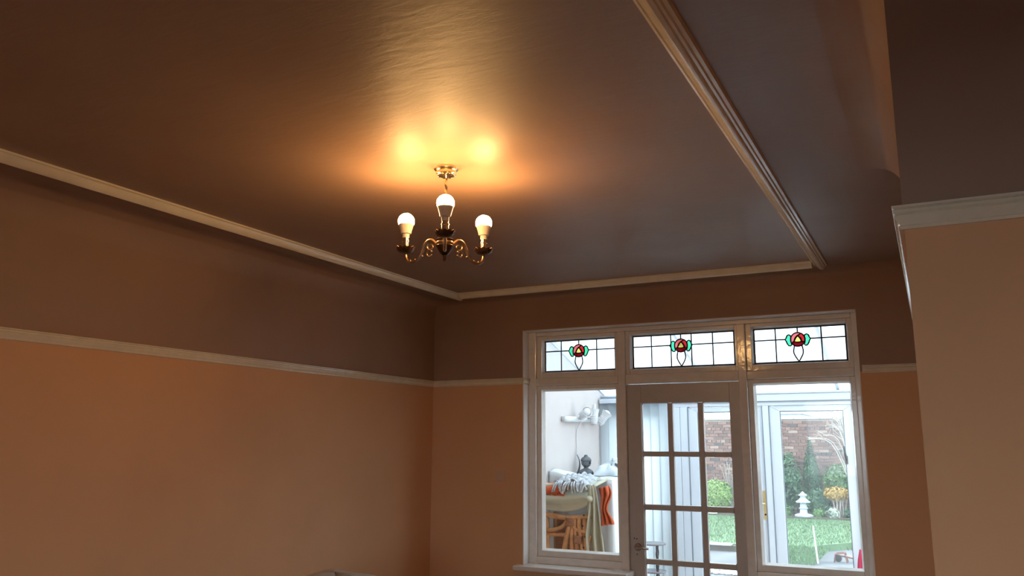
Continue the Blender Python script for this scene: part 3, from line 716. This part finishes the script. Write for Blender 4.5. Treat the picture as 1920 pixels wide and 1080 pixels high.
# statue
bx, by, bz = -2.765, 6.90, 1.352
st = empty('stone_statue', (bx, by, bz)); st.scale = (1.3, 1.3, 1.12); tag(st, 'small dark grey stone head-and-shoulders statue on the white sheet', 'statue')
def bust(k, r, h_, t): return (r * (1.25 if k < 5 else 1) * (1 if abs(cos(t)) > .5 or k >= 5 else .8), h_)
MB().lathe([(0, 0), (.038, 0), (.042, .012), (.038, .032), (.026, .045), (.017, .052), (.0155, .062), (.017, .066)], n=24, fn=bust).build('shoulders', m_stone, st, smooth=True)
hd = MB()
def head(u, v):
    th = 2 * PI * u; ph = -PI / 2 + PI * v
    f = cos(th - math.radians(-20))
    r = .033 * (1 + .05 * max(0, f)); z = .098 + .042 * sin(ph)
    j = 1 - .22 * max(0, -sin(ph)) ** 1.5
    return (r * j * cos(ph) * cos(th), r * j * cos(ph) * sin(th), z)
hd.grid(head, 28, 18); hdo = hd.build('head', m_stone, st, smooth=True)
face = Vector((cos(math.radians(-20)), sin(math.radians(-20)), 0)); sd = Vector((-face.y, face.x, 0))
def F(a, s_, z): return face * a + sd * s_ + Vector((0, 0, z))
MB().tube([F(.033, 0, .110), F(.039, 0, .099), F(.041, 0, .093), F(.033, 0, .090)], [.003, .004, .006, .003], 8).build('nose', m_stone, hdo, smooth=True)
MB().tube([F(.032, -.010, .080), F(.036, 0, .079), F(.032, .010, .080)], [.002, .004, .002], 8).build('mouth', m_stone, hdo, smooth=True)
for s_ in (-1, 1):
    MB().tube([F(.0, s_ * .034, .108), F(-.004, s_ * .038, .098), F(.0, s_ * .036, .078)], [.004, .005, .004], 8).build('ear', m_stone, hdo, smooth=True)
    MB().tube([F(.029, s_ * .018, .104), F(.034, s_ * .011, .106), F(.034, s_ * .005, .104)], [.002, .004, .002], 8).build('eye', m_stone, hdo, smooth=True)
MB().lathe([(.036, .108), (.037, .118), (.032, .130), (.022, .140), (.014, .144), (.013, .152), (.006, .158), (0, .159)], n=20).build('hair', m_stone, hdo, smooth=True)
# plastic bag
def bagf(u, v):
    th = 2 * PI * u; ph = PI / 2 * v
    r = 1 + .10 * sin(th * 5 + v * 3) + .08 * sin(th * 3 - v * 7 + 2)
    hh = .115 * (1 + .25 * sin(th + .6)) 
    return (.165 * r * cos(ph) ** .8 * cos(th), .14 * r * cos(ph) ** .8 * sin(th), max(.0, hh * sin(ph) + .012 * sin(th * 7 + v * 9) * v))
bg_ = empty('plastic_bag', (-2.53, 6.92, 1.352)); tag(bg_, 'crumpled white plastic bag lying beside the small statue', 'bag')
MB().grid(bagf, 60, 24).build('bag', m_bag, bg_, smooth=True, solid=.002)
MB().tube([(.05, -.06, .10), (.09, -.09, .085), (.11, -.10, .075)], [.012, .016, .01], 8, flat=.4).build('dark_print', m_stone, bg_, smooth=True)

# rattan chair
rc = empty('rattan_chair', (-2.62, 6.2, 0)); tag(rc, 'brown rattan armchair with bound joints under the cream sheet', 'chair')
def pole(name, pts, r=.019, m=m_rattan, parent=rc, n=5): return wpart(MB().tube(catmull(pts, n), r, 10), name, m, parent, smooth=True)
for x, y, tx in ((-2.825, 6.14, -2.80), (-2.44, 6.14, -2.47)):
    pole('leg', [(x, y, .02), (x + (tx - x) * .4, y, .45), (tx, y, .86), (tx - .01, y, 1.085)], .021)
for x in (-2.80, -2.46): pole('leg', [(x, 6.34, .02), (x, 6.33, .6), (x, 6.31, 1.08)], .020)
pole('top_rail', [(-2.83, 6.14, 1.075), (-2.62, 6.125, 1.055), (-2.42, 6.14, 1.07)], .020)
pole('rail', [(-2.80, 6.14, .925), (-2.62, 6.14, .925), (-2.46, 6.14, .93)], .017)
pole('brace', [(-2.79, 6.13, .950), (-2.71, 6.125, .965), (-2.65, 6.12, .995), (-2.61, 6.12, 1.045)], .016)
pole('brace', [(-2.46, 6.13, .950), (-2.53, 6.125, .965), (-2.57, 6.12, .995), (-2.595, 6.12, 1.045)], .015)
for x, t, r in ((-2.655, -2.60, .022), (-2.585, -2.578, .018), (-2.535, -2.555, .016), (-2.49, -2.52, .018)):
    pole('spindle', [(x, 6.13, .30), (x, 6.13, .75), (t, 6.125, 1.0), (t + .01, 6.13, 1.07)], r)
pole('seat_rail', [(-2.83, 6.14, .36), (-2.62, 6.10, .36), (-2.43, 6.14, .36)], .020)
pole('stretcher', [(-2.82, 6.14, .16), (-2.62, 6.14, .15), (-2.44, 6.14, .16)], .015)
wpart(MB().box(-2.82, -2.44, 6.15, 6.33, .35, .40), 'seat', m_rattan2, rc, bevel=.015)
wpart(MB().box(-2.80, -2.47, 6.30, 6.315, .42, 1.05), 'back_panel', m_rattan2, rc, bevel=.004)
for x, z, hh in ((-2.595, 1.025, .055), (-2.53, .895, .05)):
    bmb = MB()
    for i in range(7): bmb.tube([(x + .036 * cos(t), 6.125 + .028 * sin(t), z - hh / 2 + hh * i / 6) for t in [2 * PI * j / 14 for j in range(14)]], .006, 6, closed=True)
    wpart(bmb, 'binding', m_rattan2, rc, smooth=True)
for i in range(2):
    pole('cross_cane', [(-2.47 + .05 * i, 6.12, .93), (-2.44, 6.12, .85), (-2.41 - .05 * i, 6.12, .75)], .008)

# tiered stand
sx, sy = -2.150, 6.8
ts = empty('tiered_stand', (sx, sy, 0)); tag(ts, 'dark round tiered plant stand with thin turned legs behind the door', 'plant stand')
for z, r in ((.822, .115), (.605, .112), (.33, .112)):
    MB().lathe([(0, -.012), (r - .006, -.012), (r, -.008), (r, -.003), (r - .004, 0), (0, 0)], (0, 0, z), 36).build('shelf', m_standtop if z > .5 else m_stand, ts, smooth=True, auto=.6)
for k in range(3):
    a = -PI / 2 + .75 + k * 2 * PI / 3; lx, ly = .080 * cos(a), .080 * sin(a)
    prof = []
    for i in range(60):
        z = i / 59 * .81; prof.append((.0075 + .0028 * sin(z * 70) * (1 if .03 < z < .78 else 0), z))
    MB().lathe([(0, 0)] + prof + [(0, .81)], (lx, ly, 0), 12).build('leg', m_stand, ts, smooth=True)

# red cloth by the right garden window
rd = empty('red_parasol', (-.615, 7.50, 0)); tag(rd, 'folded red cloth shape standing beside the right garden window leaf', 'parasol')
MB().lathe([(0, .06), (.022, .06), (.05, .12), (.045, .45), (.022, .70), (.006, .78), (0, .785)], n=24, fn=lambda k, r, h_, t: (r * (1 + .14 * cos(6 * t)), h_)).build('canopy', m_redobj, rd, smooth=True)
MB().tube([(0, 0, 0), (0, 0, .08)], .008, 8).build('tip', m_hole, rd)

# ------------------------------------------------------------------ garden
LZ = 0.0
struct('garden_ground', MB().box(-30, 30, CYF + .1, 60, -.20, -.105), m_patio, 'grey wet paving outside the conservatory', 'paving')
struct('front_ground', MB().box(-30, 30, -40, YR - .25, -.20, -.12), m_patio, 'grey paving in front of the house behind the viewer', 'paving')
struct('lawn', MB().add(
    [(-9, 13.95, z) for z in (-.105, LZ)] + [(-2.85, 14.22, z) for z in (-.105, LZ)] + [(-2.40, 11.4, z) for z in (-.105, LZ)] + [(-1.55, 11.4, z) for z in (-.105, LZ)] +
    [(-1.86, 14.6, z) for z in (-.105, LZ)] + [(-1.2, 15.6, z) for z in (-.105, LZ)] + [(4, 16.0, z) for z in (-.105, LZ)] + [(4, 19.6, z) for z in (-.105, LZ)] + [(-9, 19.6, z) for z in (-.105, LZ)],
    [(1, 3, 5, 7, 9, 11, 13, 15, 17), (16, 14, 12, 10, 8, 6, 4, 2, 0)] + [(2*i, 2*((i+1) % 9), 2*((i+1) % 9)+1, 2*i+1) for i in range(9)]), m_grass, 'green lawn beyond the conservatory glass', 'lawn')
# grass blades
gm = MB()
for i in range(14000):
    x = random.uniform(-5.6, -.9); y = random.uniform(14.2, 19.55)
    if random.random() < .25: x = random.uniform(-2.35, -1.6); y = random.uniform(11.5, 14.3)
    if y < 15.6 and x > -1.86 + (y - 14.6) * .6 and y > 14.3: continue
    a = random.uniform(0, 2 * PI); hh = random.uniform(.02, .06); d = .008
    gm.add([(x - d * cos(a), y - d * sin(a), LZ), (x + d * cos(a), y + d * sin(a), LZ), (x + random.uniform(-.03, .03), y + random.uniform(-.03, .03), LZ + hh)], [(0, 1, 2)])
gr = tag(gm.build('grass', m_blade), 'short grass blades covering the lawn', 'grass', kind='stuff')
ks = empty('lawn_kerb', (-4, 14, 0)); tag(ks, 'pale stone kerb along the near edge of the lawn', 'kerb', kind='structure')
kx = -8.5; i = 0
while kx < -3.2:
    y = 13.95 + (kx + 9) * .3 / 6.7
    wpart(MB().box(kx, kx + .59, y - .16, y - .01, -.015, .022 + random.uniform(-.006, .006)), 'kerb_stone', m_kerb, ks, bevel=.01); kx += .6
wpart(MB().add([(-8.5, 13.83, -.105), (-2.6, 14.095, -.105), (-2.6, 14.2, -.105), (-8.5, 13.96, -.105), (-8.5, 13.83, -.015), (-2.6, 14.095, -.015), (-2.6, 14.2, -.015), (-8.5, 13.96, -.015)], [(0,3,2,1),(4,5,6,7),(0,1,5,4),(1,2,6,5),(2,3,7,6),(3,0,4,7)]), 'retaining_edge', m_soil, ks)
gv = MB()
for i in range(500):
    x = random.uniform(-4.2, -2.3); y = random.uniform(11.55, 11.95); r = random.uniform(.015, .035)
    gv.lathe([(0, -r * .6), (r, 0), (0, r * .7)], (x, y, -.100 + r * .4), 6)
tag(gv.build('gravel_strip', m_gravel), 'strip of pale gravel on the grey paving', 'gravel', kind='stuff')

# brick garden wall
gw = empty('wall_garden', (-3.5, 21, 0)); tag(gw, 'red brick garden wall behind the shrubs', 'garden wall', kind='structure')
WT = 2.21
wpart(MB().box(-9, 4, 21.03, 21.25, -.1, WT), 'mortar', m_mortar, gw)
for i in range(22):
    x0 = -9 + i * .6
    wpart(MB().box(x0 + .004, min(4, x0 + .596), 20.95, 21.30, WT, WT + .05), 'coping_stone', m_coping, gw, bevel=.01)
bl, bh = .225, .075
me_cache = {}
def brick_mesh(ln, mi):
    key = (ln, mi)
    if key not in me_cache:
        b = MB(); b.box(-ln / 2, ln / 2, 0, .06, 0, bh - .014)
        o = b.build('brick', m_bricks[mi]); me_cache[key] = o.data; bpy.data.objects.remove(o)
    return me_cache[key]
rest = [MB() for _ in m_bricks]; cnt = 0
nrow = int(WT / bh)
for r_ in range(nrow):
    z = r_ * bh + .004
    hdr = (r_ % 4 == 2)
    ln = .1025 if hdr else .215
    step = ln + .01
    x = -9 + (0 if r_ % 2 else step / 2)
    while x < 4 - step:
        xc = x + step / 2
        mi = random.choices(range(6), (5, 4, 3, 3, 1.5, 1.2))[0]
        y = 21.03 - .045 + random.uniform(-.006, .006)
        vis = z > .88 and -5.5 < xc < -1.75 and not (-4.35 < xc < -3.55 )
        if vis and cnt < 300:
            o = bpy.data.objects.new('brick', brick_mesh(ln, mi)); C.objects.link(o); o.parent = gw
            o.location = Vector((xc, y, z)) - gw.location; cnt += 1
        else:
            rest[mi].box(xc - ln / 2, xc + ln / 2, y, y + .06, z, z + bh - .014)
        x += step
allr = MB()
for mi, b in enumerate(rest):
    n = len(allr.v); allr.v += b.v; allr.f += [tuple(i + n for i in f) for f in b.f]; allr.m += [mi] * len(b.f)
rb = wpart(allr, 'brickwork', m_bricks, gw); rb['kind'] = 'stuff'
struct('flower_bed', MB().box(-9, 4, 19.6, 20.98, -.1, .03), m_soil, 'dark soil bed at the foot of the brick wall', 'flower bed')

# plants
def leaf_cloud(c, rad, n, size, shell=.55, aspect=.5, flat=0):
    m = MB()
    for i in range(n):
        d = Vector((random.gauss(0, 1), random.gauss(0, 1), random.gauss(0, 1))).normalized(); q = shell + (1 - shell) * random.random() ** .6
        q *= 1 + .12 * noise(d.x * 2, d.z * 2 + d.y)
        p = Vector((c[0] + d.x * rad[0] * q, c[1] + d.y * rad[1] * q, c[2] + d.z * rad[2] * q))
        if p.z < .02: p.z = .02 + random.random() * .05
        nn = (d + Vector((random.uniform(-.8, .8), random.uniform(-.8, .8), random.uniform(-.5, .9)))).normalized()
        t = nn.cross(Vector((random.uniform(-1, 1), random.uniform(-1, 1), random.uniform(-1, 1)))).normalized(); s_ = nn.cross(t)
        L = size * random.uniform(.6, 1.3); Wd = L * aspect
        m.add([p - t * L * .5, p + s_ * Wd * .5 + nn * L * .08, p + t * L * .5, p - s_ * Wd * .5 + nn * L * .08], [(0, 1, 2), (0, 2, 3)])
    return m
def shrub(name, c, rad, n, size, m, label, shell=.5, extra=None, stems=4, group=None):
    e = empty(name, (c[0], c[1], .02)); tag(e, label, 'shrub', group)
    wpart(leaf_cloud(c, rad, n, size, shell), 'foliage', m, e)
    sm = MB()
    for i in range(stems):
        a = 2 * PI * i / stems; sm.tube([(c[0] + .03 * cos(a), c[1] + .03 * sin(a), .02), (c[0] + rad[0] * .3 * cos(a), c[1] + rad[1] * .3 * sin(a), c[2] * .7), (c[0] + rad[0] * .55 * cos(a + .3), c[1] + rad[1] * .55 * sin(a + .3), c[2] + rad[2] * .4)], [.018, .012, .005], 6)
    wpart(sm, 'stem', m_twig, e)
    if extra:
        wpart(extra[0], extra[1], extra[2], e)
    return e
def twigs(name, base, n, hgt, spread, m, label, r=.008, lean=(0, 0), cat='shrub', arch=.0):
    e = empty(name, base); tag(e, label, cat)
    tr = MB()
    for i in range(n):
        a = random.uniform(0, 2 * PI); s_ = spread * random.uniform(.3, 1); h_ = hgt * random.uniform(.7, 1.05)
        p0 = Vector((random.uniform(-.04, .04), random.uniform(-.04, .04), 0)); p3 = Vector((s_ * cos(a) + lean[0], s_ * sin(a) * .6 + lean[1], h_))
        p1 = p0 + Vector((p3.x * .15, p3.y * .15, h_ * .4)); p2 = p0 + Vector((p3.x * .5, p3.y * .5, h_ * .8 + arch)); pts = catmull([p0, p1, p2, p3], 4)
        tr.tube(pts, [r * (1 - .75 * k / len(pts)) for k in range(len(pts))], 5)
        for k in (5, 7, 9, 11):
            if k < len(pts):
                q = pts[k]; tr.tube([q, q + Vector((random.uniform(-.16, .16), random.uniform(-.08, .08), random.uniform(.05, .18))) * hgt * .6], [r * .45, r * .15], 4)
    o = tr.build('branches', m, e, smooth=True)
    return e
shrub('topiary_ball', (-4.72, 20.0, .42), (.37, .34, .36), 5200, .055, m_leafl, 'clipped light green ball shrub seen through the door panes', shell=.86)
shrub('variegated_shrub', (-4.00, 20.25, .55), (.30, .2, .45), 1500, .085, m_leafw, 'silvery white-leaved shrub right of the clipped ball')
twigs('bare_shrub', (-4.50, 20.6, .03), 26, 1.15, .36, m_twig, 'leafless grey twiggy shrub behind the clipped ball', .010)
tag(MB().lathe([(0, 0), (.085, 0), (.10, .04), (.06, .10), (.02, .125), (0, .13)], (-4.74, 19.66, .03), 9, fn=lambda k, r, h_, t: (r * (1 + .25 * sin(2 * t + 1)), h_)).build('white_stone', m_kerb), 'white rock at the foot of the clipped ball shrub', 'rock')
cl = shrub('conifer', (-2.62, 20.55, 1.05), (.24, .18, .75), 3200, .075, m_leafd, 'tall narrow dark green evergreen against the brick wall', shell=.2, stems=3)
cl.children[0].data.transform(Matrix.Identity(4))
for v in cl.children[0].data.vertices:       # taper to a pointed top
    t = max(0, (v.co.z - .7) / 1.1); v.co.x = -2.62 + (v.co.x + 2.62) * (1 - .8 * min(1, t)); v.co.z = v.co.z
shrub('ivy_shrub', (-3.12, 20.45, .72), (.30, .22, .72), 2600, .09, m_leafd, 'dark leafy shrub left of the tall evergreen', shell=.25)
shrub('leafy_shrub', (-1.98, 20.5, .84), (.40, .22, .34), 2200, .10, m_leafm, 'bright green leafy shrub right of the tall evergreen', shell=.4)
shrub('flowering_shrub', (-2.06, 20.12, .53), (.27, .13, .15), 1500, .07, m_leafy, 'amber yellow flowering shrub below the bright green shrub', shell=.3)
shrub('dark_shrub', (-2.50, 20.25, .32), (.34, .12, .30), 2400, .09, m_leafd, 'low dark evergreen behind the tiered ornament', shell=.2)
for i, (x, y, r, m, lab) in enumerate(((-2.43, 19.95, .13, m_leafm, 'small green border plant next to the tiered ornament'), (-2.12, 19.80, .15, m_leafw, 'small silvery border plant under the yellow shrub'),
        (-1.76, 19.95, .16, m_leafd, 'small dark border plant nearest the right window stile'), (-3.15, 19.90, .15, m_leafm, 'small green border plant left of the tiered ornament'))):
    shrub('border_plant', (x, y, r * .75), (r, r * .8, r * .9), 420, .075, m, lab, shell=.3, stems=3, group='low plants along the lawn edge')
twigs('bare_tree', (-1.55, 19.9, .03), 34, 2.35, .85, m_twigp, 'pale leafless arching tree at top right of the garden window', .017, lean=(-.25, 0), cat='tree', arch=.25)
twigs('distant_tree', (-5.45, 24.0, -.1), 22, 2.9, .75, m_twig, 'thin bare tree top showing over the garden wall', .014, cat='tree')
# pale garden ornament
orn = empty('garden_ornament', (-2.74, 19.82, .03)); tag(orn, 'pale tiered stone ornament at the back of the lawn', 'ornament')
MB().lathe([(0, 0), (.19, 0), (.20, .03), (.17, .05), (.10, .07), (0, .075)], n=8).build('base', m_orn, orn)
MB().lathe([(0, .07), (.085, .07), (.075, .16), (.105, .18), (.075, .20), (.07, .30), (0, .30)], n=8).build('body', m_orn, orn)
MB().lathe([(0, .29), (.15, .30), (.16, .32), (.09, .37), (.07, .40), (0, .40)], n=8).build('roof', m_orn, orn)
MB().lathe([(0, .40), (.05, .40), (.06, .44), (.10, .46), (.05, .50), (.015, .54), (0, .55)], n=8).build('cap', m_orn, orn)
# thin white upright streak, built as a slim rod
tag(MB().tube([(-1.58, 12.5, 0), (-1.60, 12.5, .26), (-1.615, 12.5, .50)], [.011, .010, .008], 6).build('white_streak', m_streak), 'thin white upright streak rising from the lawn', 'cane')
# red barrow-like tool on the paving
tl = empty('garden_tool', (-1.36, 13.6, -.105)); tag(tl, 'rusty red framed tool with pinkish wooden handle on the paving', 'garden tool')
fm = MB()
for s_ in (-.07, .07):
    fm.tube([(-.12, s_, 0), (-.10, s_, .12), (.03, s_, .14), (.06, s_, 0)], .010, 6)
fm.tube([(-.10, -.07, .12), (-.10, .07, .12)], .010, 6); fm.tube([(.03, -.07, .14), (.03, .07, .14)], .010, 6)
fm.build('frame', m_redmet, tl)
MB().tube([(-.05, 0, .10), (.12, 0, .075), (.42, .02, .02)], [.018, .016, .014], 8).build('handle', m_wood, tl, smooth=True)
MB().lathe([(0, -.02), (.05, -.02), (.055, 0), (.05, .02), (0, .02)], (-.07, 0, .055), 16, axis=(0, 1, 0)).build('wheel', m_black, tl)
# far house over the wall
hs = empty('house', (-6.7, 45, 0)); tag(hs, 'pale distant house just above the garden wall', 'house')
MB().box(-1.2, .55, 0, 5, -.1, 3.15).build('walls', m_house, hs)
MB().add([(-1.35, -.2, 3.15), (.7, -.2, 3.15), (.7, 5.2, 3.15), (-1.35, 5.2, 3.15), (-1.0, 2.5, 3.75), (.4, 2.5, 3.75)], [(0, 1, 5, 4), (2, 3, 4, 5), (1, 2, 5), (3, 0, 4), (0, 3, 2, 1)]).build('roof', m_farroof, hs)
for x in (-.9, -.35, .12):
    wn = MB().box(x, x + .34, -.03, .02, 2.72, 3.05).build('window', m_upvc, hs); MB().box(x + .04, x + .30, -.04, -.03, 2.76, 3.01).build('pane', m_farroof, wn)
